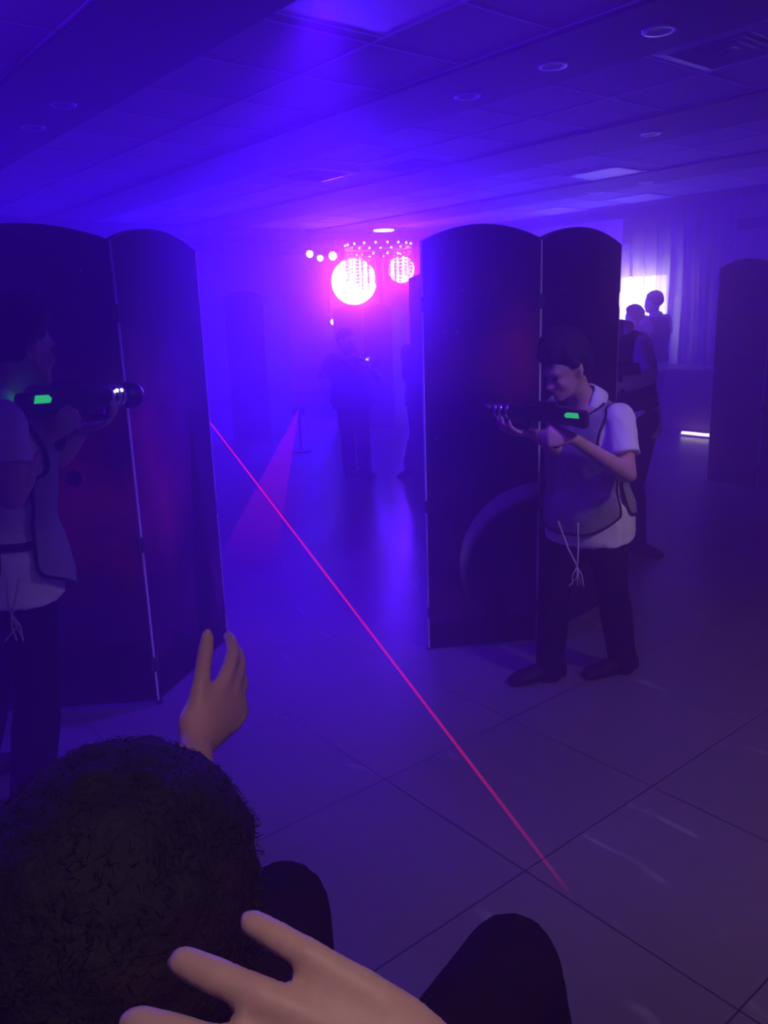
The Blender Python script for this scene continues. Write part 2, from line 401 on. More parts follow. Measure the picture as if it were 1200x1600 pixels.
def diffuser(x, y, a, lb, fm):
    t = rthing('air_vent', lb, 'air vent', (x, y, ZC), 0, 'square ceiling air vents')
    def sq(r0, r1, z0, z1):
        mb = MB(); rs = []
        for r, z in ((r0, z0), (r1, z1), (r1, z1 + .008), (r0, z0 + .008)):
            rs.append([V((sx*r, sy*r, z)) for sx, sy in ((-1,-1),(1,-1),(1,1),(-1,1))])
        rs.append(rs[0]); return mb.rings(rs, cap=False)
    sq(a/2 - .06, a/2, -.018, -.008).build('frame', fm, t)
    for q in range(4):
        r = (a/2 - .065) * (1 - q * .24); sq(r - .045, r, -.004 - .002*q, -.020).build('louver', M['ventm'], t)
    MB().box((-a/2+.06, -a/2+.06, -.003), (a/2-.06, a/2-.06, -.001)).build('backing', M['ventm'], t)
diffuser(4.20, 2.34, .56, 'square air vent with concentric louvres in the ceiling at upper right', M['ventf'])
diffuser(4.42, 6.32, .58, 'square air vent in the ceiling with a magenta-lit rim, above the tall left panels', M['diff'])
diffuser(5.02, 5.60, .54, 'dim square air vent in the ceiling above the middle, hardly visible in blue haze', M['beam'])
t = rthing('wall_grille', 'dark horizontal ventilation grille high on the right wall', 'grille', (9.595, 4.93, 2.36))
MB().box((-.02, -.26, -.06), (0, .26, .06)).build('frame', M['beam'], t)
for q in range(5): MB().box((-.03, -.24, -.048 + q*.021), (-.02, .24, -.036 + q*.021)).build('louver', M['ventm'], t)

# curtains: pleated sheets hanging on the right wall
def curtain(y0, y1, z0, z1, x, amp, per, lb, seed):
    rnd = random.Random(seed); n = int((y1 - y0) / .012); mb = MB(); rows = []
    ph = [rnd.uniform(0, 6.28) for _ in range(4)]
    for zi in range(13):
        z = z1 + (z0 - z1) * zi / 12; row = []
        for i in range(n + 1):
            y = y0 + (y1 - y0) * i / n
            d = math.sin(2*math.pi*y/per + ph[0] + .6*math.sin(y*3 + ph[1])) + .45*math.sin(2*math.pi*y/(per*.47) + ph[2])
            row.append(V((x + amp * d * (.55 + .45*zi/12), y + .01*math.sin(zi*.7 + y*9), z)))
        rows.append(row)
    mb.rings(rows, closed=False, cap=False)
    t = rthing('curtain', lb, 'curtain', (0, 0, 0), 0, 'curtains on the right wall')
    o = mb.build('pleated_cloth', M['curtain'], t, True)
    so = o.modifiers.new('s', 'SOLIDIFY'); so.thickness = .003
    hm = MB(); hm.box((x - .035, y0, z1 - .01), (x + .035, y1, z1 + .035)); hm.build('heading', M['curtain'], t)
curtain(5.05, 6.44, .05, 2.62, 9.48, .048, .19, 'full-height pleated pale curtain on the right wall beside the bright window', 1)
curtain(6.50, 7.75, .05, 2.20, 9.46, .050, .17, 'shorter sheer curtain hanging in front of the bright window, under the rail', 2)
t = rthing('curtain_rail', 'white curtain rail under the box above the bright window', 'curtain rail', (9.30, 7.1, 2.235))
MB().box((-.03, -.66, -.012), (.03, .62, .012)).build('rail', M['edge'], t); MB().box((-.045, -.72, -.03), (.045, -.62, .014)).build('end_cap', M['edge'], t)

# ------------------------------------------------------------------ folding panels
def leaf(parent, p0, p1, mat, H=1.73, rise=.06, z0=.018, hinges=True, edges=(True, True)):
    a, b = V((p0[0], p0[1], 0)), V((p1[0], p1[1], 0)); w = (b - a).length; ang = math.atan2(b.y - a.y, b.x - a.x)
    T = .022
    top = [(w * i / 20, H + rise * (1 - (2*i/20 - 1) ** 2)) for i in range(20, -1, -1)]
    out = [(0.004, z0), (w - .004, z0)] + [(min(max(x, .004), w - .004), z) for x, z in top]
    o = MB().prism(out, 0, T, mi=0).build('panel_leaf', mat(w), parent)
    o.location = a; o.rotation_euler = (0, 0, ang)
    bk = MB().prism([(x, z) for x, z in out], T, T + .003).build('back_board', M['pback'], o)
    for e, x0, x1 in ((edges[0], 0, .004), (edges[1], w - .004, w)):
        if not e: continue
        q = MB(); zs = [z0, .14, .20, .62, .68, 1.46, 1.52, H] if hinges else [z0, H]
        for s in range(0, len(zs), 2): q.box((x0, -.002, zs[s]), (x1, T + .003, zs[s+1]))
        q.build('edge_trim', M['edge'], o)
    cap = MB(); n = len(top)
    rs = [[V((x, -.002, z)), V((x, T + .004, z)), V((x, T + .004, z + .004)), V((x, -.002, z + .004))] for x, z in top]
    cap.rings(rs).build('top_trim', M['pback'], o)
    return o
def hinge(parent, p, ang, z):
    mb = MB(); mb.cyl((0, -.006, z), (0, -.006, z + .055), .006, seg=10)
    mb.box((-.016, -.004, z), (.016, 0, z + .055)); o = mb.build('hinge', M['hinge'], parent); o.location = (p[0], p[1], 0); o.rotation_euler = (0, 0, ang)
def folding(label, base, pts, mats, H=1.73, rise=.06, hinges=True, edges=None, z0=.006):
    t = thing('folding_panel', label, 'folding panel', (base[0], base[1], 0), group='folding screen panels of the arena')
    loc = [(p[0] - base[0], p[1] - base[1]) for p in pts]
    for i in range(len(pts) - 1):
        leaf(t, loc[i], loc[i+1], mats[i], H, rise, z0, hinges=hinges, edges=(edges[i] if edges else (True, True)))
        if i and hinges:
            for z in (.145, .625, 1.465): hinge(t, loc[i], math.atan2(loc[i+1][1]-loc[i-1][1], loc[i+1][0]-loc[i-1][0]), z)
    for p in loc:
        f = MB(); f.cyl((0, 0.011, 0), (0, 0.011, z0), .012, seg=12); o = f.build('foot', M['black'], t); o.location = (p[0], p[1], 0)
    return t
mars = lambda w: print_mat('red_planet_print', w, (.016, .006, .018), [(w*.70, .93, .50, .60, (.55, .07, .05)), (w*.8, .62, .4, .35, (.36, .04, .06)), (w*.2, 1.2, .3, .5, (.14, .02, .04))], (.27, .22, (.05, .012, .06)), dots=[(w - .215, .915, .026)])
red2 = lambda w: print_mat('purple_nebula_print', w, (.016, .006, .030), [(w*.25, .95, .35, .7, (.38, .05, .08)), (w*.6, 1.1, .4, .5, (.10, .02, .10)), (w*.8, .25, .35, .35, (.30, .04, .13))], (.20, .5, (.06, .014, .05)), tower=(w*.72, 1.12, .12))
moonp = lambda w: print_mat('moon_rise_print', w, (.012, .006, .020), [(w*.30, 1.42, .5, .5, (.16, .02, .07)), (w*.80, 1.30, .25, .3, (.32, .035, .05)), (w*.15, .45, .3, .4, (.09, .02, .07))], (.13, .14, (.075, .022, .075)), moon=(w*.985, .385, .345), rings=[(w*.50, 1.50, .031, .0016), (w*.58, 1.575, .031, .0016), (w*.60, 1.50, .031, .0016), (w*.58, 1.575, .016, .0014)], tower=(w*.62, .46, .075))
starp = lambda w: print_mat('star_field_print', w, (.009, .005, .014), [(w*.5, .5, .5, .6, (.03, .008, .03))], (.10, .12, (.03, .01, .04)), star=.07)
dimp = lambda w: print_mat('faint_galaxy_print', w, (.014, .007, .026), [(w*.7, .7, .4, .5, (.06, .03, .07)), (w*.3, 1.3, .3, .4, (.03, .01, .05))], (.12, .16, (.04, .015, .06)))
bare = lambda w: M['pback']
folding('tall arched dark folding screen with reddish planet print behind the boy at left', (-.9, 2.91), [(-1.528, 2.845), (-.905, 2.905), (-.745, 3.515)], [mars, red2], z0=.02)
folding('dark arched folding screen with rising moon print beside the aiming boy at right', (.67, 3.40), [(.18, 3.35), (.672, 3.415), (1.135, 3.90)], [moonp, starp])
folding('dark arched folding screen at the right edge of the room, beyond the bright floor stripe', (2.99, 6.33), [(2.75, 6.72), (2.995, 6.32), (3.60, 6.46)], [dimp, dimp])
folding('narrow sliver of a dark screen showing behind the moon print screen', (.5, 6.8), [(.262, 6.68), (.80, 6.86), (1.20, 7.25)], [bare, dimp], edges=[(False, False), (False, False)])
folding('distant silhouetted folding screen with three scalloped tops under the bright lamp', (-.18, 10.6), [(-.573, 10.6), (-.192, 10.64), (.178, 10.62), (.36, 10.92)], [bare, bare, bare], H=1.54, rise=.06, hinges=False, edges=[(False, False)]*3)
folding('distant screen almost lost in blue haze left of the stage lamp', (-1.6, 9.9), [(-1.83, 9.95), (-1.36, 9.90), (-1.10, 10.3)], [bare, bare], hinges=False, edges=[(False, False)]*2)

# ------------------------------------------------------------------ stage lamps and chandelier (view-floor coordinates)
def place(o, p): o.location = W(p); return o
def can(parent, name, c, aim, r, L, lens, hood=True):     # a lamp head: ribbed body, rim and lens
    c = V(c); d = (V(aim) - c).normalized()
    b = MB(); b.tube([c - d*L, c - d*L*.55, c - d*.02], [r*.55, r*.95, r*1.02], 20, rnd=False); o = b.build(name, M['black'], parent, True)
    rim = MB(); rim.tube([c - d*.03, c + d*.012], [r*1.10, r*1.10], 24, rnd=False); rim.build('rim', M['metal'], o)
    l = MB(); l.ell(c + d*.016, (r, r, r*.10), d.to_track_quat('Z', 'Y').to_matrix(), 24, 8); l.build('lens', lens, o, True)
    return o
pa = A(553, 440, 12.6); L0 = lambda p, b: V(p) - V(b)
t = thing('stage_light', 'glaring white stage lamp on a stand, brightest thing in the room', 'stage light', (pa.x, pa.y + .1, 0))
b0 = V((pa.x, pa.y + .1, 0))
can(t, 'lamp_head', L0(pa, b0), L0((0, 0, 1.4), b0), .34, .40, M['lens'])
yk = MB(); 
for sx in (-1, 1): yk.box((sx*.40 - .012, -.05, pa.z - .42), (sx*.40 + .012, 0, pa.z + .03))
yk.box((-.412, -.05, pa.z - .44), (.412, 0, pa.z - .415)); yk.build('yoke', M['metal'], t)
MB().cyl((0, 0, .45), (0, 0, pa.z - .42), .019).build('pole', M['metal'], t)
for q in range(3):
    an = 2*math.pi*q/3 + .4; MB().tube([(0, 0, .75), (.55*math.cos(an), .55*math.sin(an), .012)], .012, 8).build('leg', M['metal'], t)
sp = L0(A(521, 503, 12.6), b0); can(t, 'side_lamp', sp, L0((0, 0, 1.4), b0), .045, .12, M['lens2'])
MB().tube([(0, 0, sp.z - .02), (sp.x, sp.y + .06, sp.z)], .011, 8).build('side_arm', M['metal'], t)
pb = A(627, 421, 12.9)
def hung(p, r, L, lens, lb, name='hanging_spotlight', grp=None, two=False):
    b = V((p.x, p.y, ZC)); t = thing(name, lb, 'spotlight', b, group=grp)
    disc(MB(), .05, -.02, 0).build('ceiling_rose', M['metal'], t)
    MB().cyl((0, .08, p.z - ZC), (0, .08, 0), .012).build('stem', M['metal'], t)
    can(t, 'lamp_head', V((0, 0, p.z - ZC)), V((0 - p.x, -p.y, 1.4 - ZC)), r, L, lens)
    if two: can(t, 'lamp_head', V((.14, .1, p.z - ZC - .055)), V((0 - p.x, -p.y, 1.4 - ZC)), r * .9, L, lens)
hung(pb, .20, .3, M['lens'], 'white glaring flood lamp behind the hanging crystals, right of the main lamp', 'stage_flood')
hung(A(484, 397, 12.3), .052, .14, M['lens2'], 'pair of small lit spotlights hanging left of the main glare', grp='small hanging spotlights', two=True)
hung(A(520, 400, 12.3), .06, .14, M['lens2'], 'small lit spotlight hanging close above the main glare', grp='small hanging spotlights')
pd = A(600, 368.5, 12.4); t = thing('round_ceiling_lamp', 'lit oval ceiling lamp directly over the chandelier', 'ceiling lamp', (pd.x, pd.y, ZC))
disc(MB(), .17, -.03, 0, 28).build('rim', M['metal'], t); disc(MB(), .15, -.045, -.028, 28).build('diffuser', M['lens2'], t)
pc = A(591, 386, 11.5)
t = thing('chandelier', 'ring chandelier hung with strands of sparkling crystals in front of the lamps', 'chandelier', (pc.x, pc.y, pc.z))
def torus(R, r, z, n=48, m_=8):
    return MB().rings([[V(((R + r*math.cos(2*math.pi*j/m_))*math.cos(2*math.pi*i/n), (R + r*math.cos(2*math.pi*j/m_))*math.sin(2*math.pi*i/n), z + r*math.sin(2*math.pi*j/m_))) for j in range(m_)] for i in range(n+1)], cap=False)
for R_b, n_b, z_b in ((.45, 18, .022), (.30, 10, -.10)):
    for i in range(n_b):
        an = 2*math.pi*i/n_b + .1; MB().ell((R_b*math.cos(an), R_b*math.sin(an), z_b), (.013, .013, .018), None, 8, 6).build('glint_bead', M['glint_bead'], t, True)  # small glowing beads added to paint the glints of the crystals
torus(.45, .016, 0).build('upper_ring', M['chrome'], t, True); torus(.30, .012, -.12).build('inner_ring', M['chrome'], t, True)
for q in range(3):
    an = q*2.1; MB().cyl((.44*math.cos(an), .44*math.sin(an), 0), (.05*math.cos(an), .05*math.sin(an), ZC - pc.z), .004, seg=6).build('suspension_wire', M['metal'], t)
disc(MB(), .08, ZC - pc.z - .03, ZC - pc.z).build('canopy', M['chrome'], t)
rnd = random.Random(3)
for R, n, zt in ((.45, 30, 0), (.30, 18, -.12)):
    for i in range(n):
        an = 2*math.pi*i/n; x, y = R*math.cos(an), R*math.sin(an); ln = rnd.uniform(.28, .50); s = MB(); z = zt - .02
        s.cyl((x, y, zt), (x, y, zt - ln), .0015, seg=4)
        while z > zt - ln:
            rr = rnd.uniform(.009, .015); s.ell((x, y, z), (rr, rr, rr*1.25), None, 6, 4); z -= .045
        s.build('crystal_strand', M['crystal'], t)
pl = A(440, 537, 11.0); t = thing('light_bar', 'short twin-tube light bar tilted in the haze left of the standing player', 'light bar', (pl.x, pl.y, 0))
MB().cyl((0, .03, .02), (0, .03, pl.z), .012).build('stand_pole', M['metal'], t); disc(MB(), .14, 0, .02).build('stand_base', M['metal'], t)
for dz in (0, .035): MB().tube([(-.07, 0, pl.z - .05 + dz), (.07, 0, pl.z + .035 + dz)], .011, 8).build('tube', M['tubeled'], t, True)
MB().tube([(-.06, .02, pl.z - .025), (.06, .02, pl.z + .045)], .02, 8).build('housing', M['metal'], t)

# long dark-clothed table near the right wall, with an added glow tube in place of daylight under it
tb_ = ROOM.inverted() @ V((8.98, 5.1, 0)); tb = (tb_.x, tb_.y); t = thing('buffet_table', 'long table under a floor-length dark cloth in front of the right wall', 'table', (tb[0], tb[1], 0), rz=R_(38.81))
# aligned with the room: local x/y are room axes
MB().box((-.38, -1.5, .70), (.38, .9, .745)).build('tabletop', M['cloth'], t, bevel=.006)
cl = MB(); per = []
for i in range(161):
    u = i / 160 * (2*(.76 + 2.4)); 
    for (x0_, y0_, x1_, y1_, s0_, s1_) in ((-.385, .905, -.385, -1.505, 0, 2.41), (-.385, -1.505, .385, -1.505, 2.41, 3.18), (.385, -1.505, .385, .905, 3.18, 5.59), (.385, .905, -.385, .905, 5.59, 6.36)):
        if s0_ <= u <= s1_:
            k_ = (u - s0_) / (s1_ - s0_); per.append((x0_ + (x1_-x0_)*k_, y0_ + (y1_-y0_)*k_)); break
rows = []
for zi, z in enumerate((.742, .5, .25, .075)):
    rows.append([V((x * (1 + .02*zi) + .012*zi/3*math.sin(i*1.9), y * (1 + .006*zi) + .012*zi/3*math.sin(i*1.7), z)) for i, (x, y) in enumerate(per)])
o = cl.rings(rows, cap=False).build('tablecloth_skirt', M['cloth'], t, True); so = o.modifiers.new('s', 'SOLIDIFY'); so.thickness = .004
for sx in (-.33, .33):
    for sy in (-1.42, .82): MB().cyl((sx, sy, 0), (sx, sy, .70), .018).build('leg', M['metal'], t)
t = rthing('added_glow_strip', 'warm bright tube added on the floor under the dark table for a daylight line', 'added glow strip', (8.50, 4.75, 0))
MB().box((-.03, -.36, 0), (.03, .30, .02)).build('housing', M['ventf'], t); MB().tube([(0, -.34, .036), (0, .28, .036)], .014, 10).build('tube', M['gap_glow'], t, True)

# ------------------------------------------------------------------ laser beams: glowing meshes painted for light scattered in the haze
def beam_mat(name, col, st, L, op, p=1.0):
    m = N(name); co, x, y, z = m.coord(); f = m.math('POWER', m.math('SUBTRACT', 1.0, m.math('DIVIDE', z, L), clamp=True), p)
    e = m.n('ShaderNodeEmission'); m.set(e.inputs[0], col); m.set(e.inputs[1], st); tr = m.n('ShaderNodeBsdfTransparent'); mx = m.n('ShaderNodeMixShader')
    m.set(mx.inputs[0], m.math('MULTIPLY', f, op)); m.set(mx.inputs[1], tr.outputs[0]); m.set(mx.inputs[2], e.outputs[0]); m.set(m.out.inputs[0], mx.outputs[0]); return m.m
def along(o, p, q):
    o.location = W(p); o.rotation_euler = (W(q) - W(p)).to_track_quat('Z', 'Y').to_euler()
p1 = A(322, 652, 5.6); p2 = A(905, 1415, 1.74); d = (p1 - p2).normalized(); p0 = p1 + d * .75
ln = (p2 - p0).length
o = MB().tube([(0, 0, 0), (0, 0, ln)], [.0046, .0046], 8, rnd=False).build('laser_line', beam_mat('red_beam_glow', (1, .01, .16), 1.15, ln, .95, .8)); along(o, p0, p2)
tag(o, 'thin magenta-red laser line running from behind the left screen down to the floor', 'laser light')
t = thing('laser_projector', 'small black laser box on a stand hidden behind the left screen', 'laser projector', (p0.x, p0.y, 0))
MB().box((-.06, -.03, p0.z - .05), (.06, .10, p0.z + .04)).build('body', M['black'], t, bevel=.006)
MB().cyl((0, .04, .02), (0, .04, p0.z - .05), .014).build('pole', M['metal'], t); disc(MB(), .13, 0, .02).build('base', M['metal'], t)
q0 = A(466, 641, 9.0); q1 = A(385, 880, 4.6); lf = (q1 - q0).length
fan = MB(); rs = []
for k_ in range(13):
    s = k_ / 12; hw = .004 + .17 * s; th_ = .004 + .012 * s
    rs.append([V((-hw, -th_, lf*s)), V((hw, -th_, lf*s)), V((hw, th_, lf*s)), V((-hw, th_, lf*s))])
o = fan.rings(rs).build('laser_fan', beam_mat('violet_fan_glow', (.70, .01, .80), .75, lf, .40, 1.0)); along(o, q0, q1)
tag(o, 'faint violet fan of laser light spreading down from a point left of the standing player', 'laser light')
t = thing('laser_projector', 'tiny dark laser box on the floor at the tip of the violet fan', 'laser projector', (q0.x, q0.y, 0))
MB().box((-.07, .0, q0.z - .06), (.07, .16, q0.z + .03)).build('body', M['black'], t, bevel=.006)
MB().cyl((0, .08, .02), (0, .08, q0.z - .06), .014).build('pole', M['metal'], t); disc(MB(), .13, 0, .02).build('base', M['metal'], t)

# ------------------------------------------------------------------ people
def frame(f, up=V((0, 0, 1))):
    f = V(f).normalized(); l = V(up).cross(f).normalized(); u = f.cross(l); return f, l, u      # forward, left, up
def head_parts(mb, c, f, l, u, s=1.0, ears=True):
    Mx = Matrix((f, l, u)).transposed()
    q = lambda a, b, c_: c + (f*a + l*b + u*c_) * s
    mb.ell(q(-.012, 0, .028), (.098*s, .077*s, .094*s), Mx, 20, 14)          # cranium
    mb.ell(q(.022, 0, -.030), (.066*s, .062*s, .082*s), Mx, 18, 12)          # face
    mb.tube([q(-.015, .050, -.035), q(.040, .036, -.082), q(.072, .012, -.098)], [.022*s, .019*s, .016*s], 8)   # jaw
    mb.tube([q(-.015, -.050, -.035), q(.040, -.036, -.082), q(.072, -.012, -.098)], [.022*s, .019*s, .016*s], 8)
    mb.ell(q(.074, 0, -.096), (.017*s, .020*s, .016*s), Mx, 10, 8)           # chin
    mb.tube([q(.082, 0, .006), q(.096, 0, -.018), q(.107, 0, -.036)], [.008*s, .0105*s, .0125*s], 8)            # nose
    mb.ell(q(.094, .011, -.040), .0085*s, None, 8, 6); mb.ell(q(.094, -.011, -.040), .0085*s, None, 8, 6)
    mb.tube([q(.075, .045, .018), q(.088, .018, .020), q(.088, -.018, .020), q(.075, -.045, .018)], .010*s, 8)  # brow
    mb.tube([q(.080, .022, -.064), q(.091, 0, -.061), q(.080, -.022, -.064)], [.005*s, .0075*s, .005*s], 8)     # lips
    mb.tube([q(.079, .020, -.073), q(.088, 0, -.074), q(.079, -.020, -.073)], [.005*s, .008*s, .005*s], 8)
    for sd in (1, -1):
        mb.ell(q(.062, sd*.040, -.030), (.022*s, .018*s, .020*s), Mx, 10, 8) # cheek
        if ears: mb.tube([q(-.004, sd*.078, -.030), q(-.020, sd*.086, -.008), q(-.022, sd*.087, .014), q(-.006, sd*.082, .020), q(-.002, sd*.078, .004)], [.008*s, .009*s, .009*s, .008*s, .006*s], 8)  # ear
def hair_parts(mb, c, f, l, u, s=1.0, lump=.020, seed=0, tall=0.0, low=-.55, n=170):
    Mx = Matrix((f, l, u)).transposed(); rnd = random.Random(seed)
    q = lambda a, b, c_: c + (f*a + l*b + u*c_) * s
    mb.ell(q(-.022, 0, .040 + tall*.3), (.100*s, .082*s, (.098 + tall*.5)*s), Mx, 20, 14)
    for i in range(n):
        z = 1 - 2*(i + .5)/n; r = math.sqrt(1 - z*z); an = i*2.399963
        a, b = r*math.cos(an), r*math.sin(an)
        if a > .25 and z < .34 + .10*rnd.random(): continue     # face
        if -.35 < a <= .25 and z < (-.05 if low > -.6 else -.62): continue               # around the ears
        if z < low: continue
        k = rnd.uniform(.8, 1.25) * lump
        mb.ell(q(-.014 + a*.100, b*.080, .034 + z*(.094 + (tall if z > 0 else 0))), k*s, None, 8, 6)
def hand_parts(mb, w, d, n, t, s=1.0, curl=(.35, .4, .3), spread=.10, thumb=(.55, .25), fr=1.0, curls=None, nails=None, wide=1.0):
    """w wrist, d finger direction, n palm normal, t thumb side"""
    d = V(d).normalized(); n = V(n); n = (n - d*n.dot(d)).normalized(); t0 = V(t); t = d.cross(n).normalized()
    if t.dot(t0) < 0: t = -t
    q = lambda a, b, c: w + (d*a + t*b + n*c) * s
    rs = []
    for a, hw, th, off in ((-.012, .024, .019, 0), (.012, .029, .018, .001), (.045, .038, .0165, .002), (.072, .041, .014, .0), (.092, .041, .0115, -.002), (.101, .038, .008, -.003)):
        rs.append([q(a, off + hw*(wide if a > .03 else 1)*math.cos(2*math.pi*i/16), th*math.sin(2*math.pi*i/16) * (1.1 if math.sin(2*math.pi*i/16) > 0 else .9)) for i in range(16)])
    mb.rings(rs)
    mb.tube([q(.010, .020, .010), q(.040, .030, .012)], [.017*s, .015*s], 8)          # thumb mound
    L = ((.044, .026, .022), (.049, .030, .024), (.045, .028, .023), (.034, .021, .019))
    for k in range(4):
        b = (.030 - k*.0205)*wide; an = (1.5 - k) * spread
        fd = d*math.cos(an) + t*math.sin(an); cc = curls[k] if curls else curl
        p = q(.090 - (.004 if k in (0, 2) else 0) - (.011 if k == 3 else 0), b, -.001); pts = [p - fd*.02*s, p]; ang = 0
        r0 = (.0093, .0096, .0090, .0080)[k] * fr
        for j in range(3):
            ang += cc[j]; sd = fd*math.cos(ang) + n*math.sin(ang); p = p + sd*L[k][j]*s; pts.append(p)
        pts2 = [pts[0]]; rr = [r0*1.05*s]
        rads = [r0*1.08, r0*1.0, r0*.95, r0*.86]
        for j in range(1, 5):
            pts2.append(pts[j]); rr.append(rads[j-1]*s)
            if j < 4: pts2.append((pts[j] + pts[j+1])/2); rr.append(rads[j-1]*.93*s)
        mb.tube(pts2, rr, 10)
        if nails is not None: nails.append((pts[-1], pts[-1] - pts[-2], -(n*math.cos(ang) - fd*math.sin(ang)), rads[3]*s))
    td = (d*math.cos(thumb[0]) + t*math.sin(thumb[0])).normalized(); p = q(.024, .024, .008); pts = [p]; ang = 0
    for j, ln_ in enumerate((.040, .032, .026)):
        ang += thumb[1]*(0 if j == 0 else 1); sd = td*math.cos(ang) + (d*math.cos(.3) + n*.4).normalized()*math.sin(ang); p = p + sd.normalized()*ln_*s; pts.append(p)
    mb.tube([pts[0], pts[1], (pts[1]+pts[2])/2, pts[2], pts[3]], [.0145*s, .0118*s, .0108*s, .0112*s, .0085*s], 10)
    if nails is not None: nails.append((pts[-1], pts[-1] - pts[-2], t*.6 - n*.8, .0088*s))
def ring_e(c, sx, dy, w, d, n=20, p=2.4):
    out = []
    for i in range(n):
        a = 2*math.pi*i/n; ca, sa = math.cos(a), math.sin(a)
        out.append(c + sx*w*math.copysign(abs(ca)**(2/p), ca) + dy*d*math.copysign(abs(sa)**(2/p), sa))
    return out
def torso_rings(J, inf=0.0, k=1.0, lo=0, hi=9, hem=0.0, belly=1.0):
    """ellipse sections from the crotch to the neck; J joints, k girth factor"""
    hs = (J['hipL'] - J['hipR']).normalized(); ss = (J['shL'] - J['shR']).normalized()
    P, Wt, C, Nk = J['pelvis'], J['waist'], J['chest'], J['neck']
    sh = (J['shL'] + J['shR']) / 2
    sec = [(P - V((0, 0, .085*k)), .085, .085, 0), (P - V((0, 0, .02*k)), .160, .112, .05), (P.lerp(Wt, .5), .158, .108, .25), (Wt, .142*belly, .104*belly, .5), (Wt.lerp(C, .5), .156, .114, .7), (C, .172, .120, .9),
           (C.lerp(sh, .6), .172, .108, 1), (sh + (Nk - sh)*.25, .135, .085, 1), (Nk, .062, .060, 1)]
    rs = []; axis = (Nk - P).normalized()
    for i, (c, w, d, m) in enumerate(sec):
        if i < lo or i > hi: continue
        sx = (hs*(1-m) + ss*m).normalized(); sx = (sx - axis*sx.dot(axis)).normalized(); dy = axis.cross(sx)
        rs.append(ring_e(c, sx, dy, w*k + inf, d*k + inf))
    return rs
def arm(mb, J, sd, k, inf=0.0, upto='hand'):
    S, E_, Wr = J['sh'+sd], J['el'+sd], J['wr'+sd]
    if upto == 'sleeve':
        e = S.lerp(E_, J.get('sleeve', .62)); mb.tube([S - (E_-S)*.05, S.lerp(e, .5), e], [.054*k + inf, .052*k + inf, .050*k + inf*1.35], 14, rnd=False)
        mb.ell(S, .058*k + inf); return
    if upto == 'long':
        mb.tube([S, S.lerp(E_, .5), E_, E_.lerp(Wr, .5), Wr], [.055*k + inf, .048*k+inf, .043*k+inf, .040*k+inf, .034*k+inf], 12); return
    mb.ell(S, .052*k)
    mb.tube([S, S.lerp(E_, .45), S.lerp(E_, .9), E_], [.048*k, .045*k, .036*k, .035*k], 14)
    mb.tube([E_, E_.lerp(Wr, .25), E_.lerp(Wr, .7), Wr], [.036*k, .039*k, .030*k, .0245*k], 14)
def leg(mb, J, sd, k, inf=0.0, cuff=0.0):
    H, K, An = J['hip'+sd], J['kn'+sd], J['an'+sd]
    mb.tube([H + (H-K)*.05, H.lerp(K, .35), H.lerp(K, .8), K, K.lerp(An, .3), K.lerp(An, .75), An + (An-K).normalized()*(.035*k if cuff else 0)], [.088*k+inf, .082*k+inf, .062*k+inf, .056*k+inf, .058*k+inf+cuff*.4, .045*k+inf+cuff*.8, .040*k+inf+cuff], 14)
def shoe(parent, an, toe_dir, k, ground=0.0):
    f, l, u = frame(V((toe_dir[0], toe_dir[1], 0))); mb = MB(); g = V((an.x, an.y, ground)); rs = []
    for a, w, h, z in ((-.082, .024, .036, .038), (-.070, .038, .050, .052), (-.02, .042, .060, .062), (.05, .046, .044, .046), (.11, .051, .034, .035), (.17, .047, .028, .029), (.205, .030, .018, .020)):
        rs.append([g + (f*a + l*w*math.cos(2*math.pi*i/14))*k + u*max(0.002, (z + h*math.sin(2*math.pi*i/14))*k) for i in range(14)])
    mb.rings(rs); mb.tube([g + u*.05*k - f*.02*k, g + u*.10*k - f*.015*k], [.042*k, .040*k], 12, rnd=False)
    o = mb.organic('shoe', M['shoe'], parent, .009*k if k > .7 else .012, 4)
    return o
def cut(me, keep):
    bm = bmesh.new(); bm.from_mesh(me)
    bmesh.ops.delete(bm, geom=[f for f in bm.faces if not keep(f.calc_center_median())], context='FACES')
    # only the largest connected piece stays; then the cut line is smoothed
    seen = set(); best = []
    bm.faces.ensure_lookup_table()
    for f0 in bm.faces:
        if f0.index in seen: continue
        st = [f0]; seen.add(f0.index); comp = []
        while st:
            f = st.pop(); comp.append(f)
            for e in f.edges:
                for g in e.link_faces:
                    if g.index not in seen: seen.add(g.index); st.append(g)
        if len(comp) > len(best): best = comp
    bs = set(best); bmesh.ops.delete(bm, geom=[f for f in bm.faces if f not in bs], context='FACES')
    for it in range(14):
        new = {}
        for e in bm.edges:
            if e.is_boundary:
                a, b = e.verts
                new.setdefault(a, []).append(b.co.copy()); new.setdefault(b, []).append(a.co.copy())
        for v, L in new.items():
            if len(L) >= 2: v.co = v.co*.5 + (L[0] + L[1])*.25
    bm.to_mesh(me); bm.free()
def binding(o, r=.006):          # a cord sewn along every open edge of a garment
    bm = bmesh.new(); bm.from_mesh(o.data); es = set(e for e in bm.edges if e.is_boundary); mb = MB()
    while es:
        e = es.pop(); loop = [e.verts[0], e.verts[1]]
        while True:
            nx = [q for q in loop[-1].link_edges if q in es]
            if not nx: break
            es.discard(nx[0]); v = nx[0].other_vert(loop[-1]); loop.append(v)
        if len(loop) < 12: continue
        pts = [v.co.copy() for v in loop[::2]]
        n = len(pts); pts = [(pts[i-1] + pts[i]*2 + pts[(i+1) % n])/4 for i in range(n)]; pts.append(pts[0])
        MB().tube(pts, r, 6, rnd=False).build('binding', M['bind'], o.parent, True)
    bm.free()
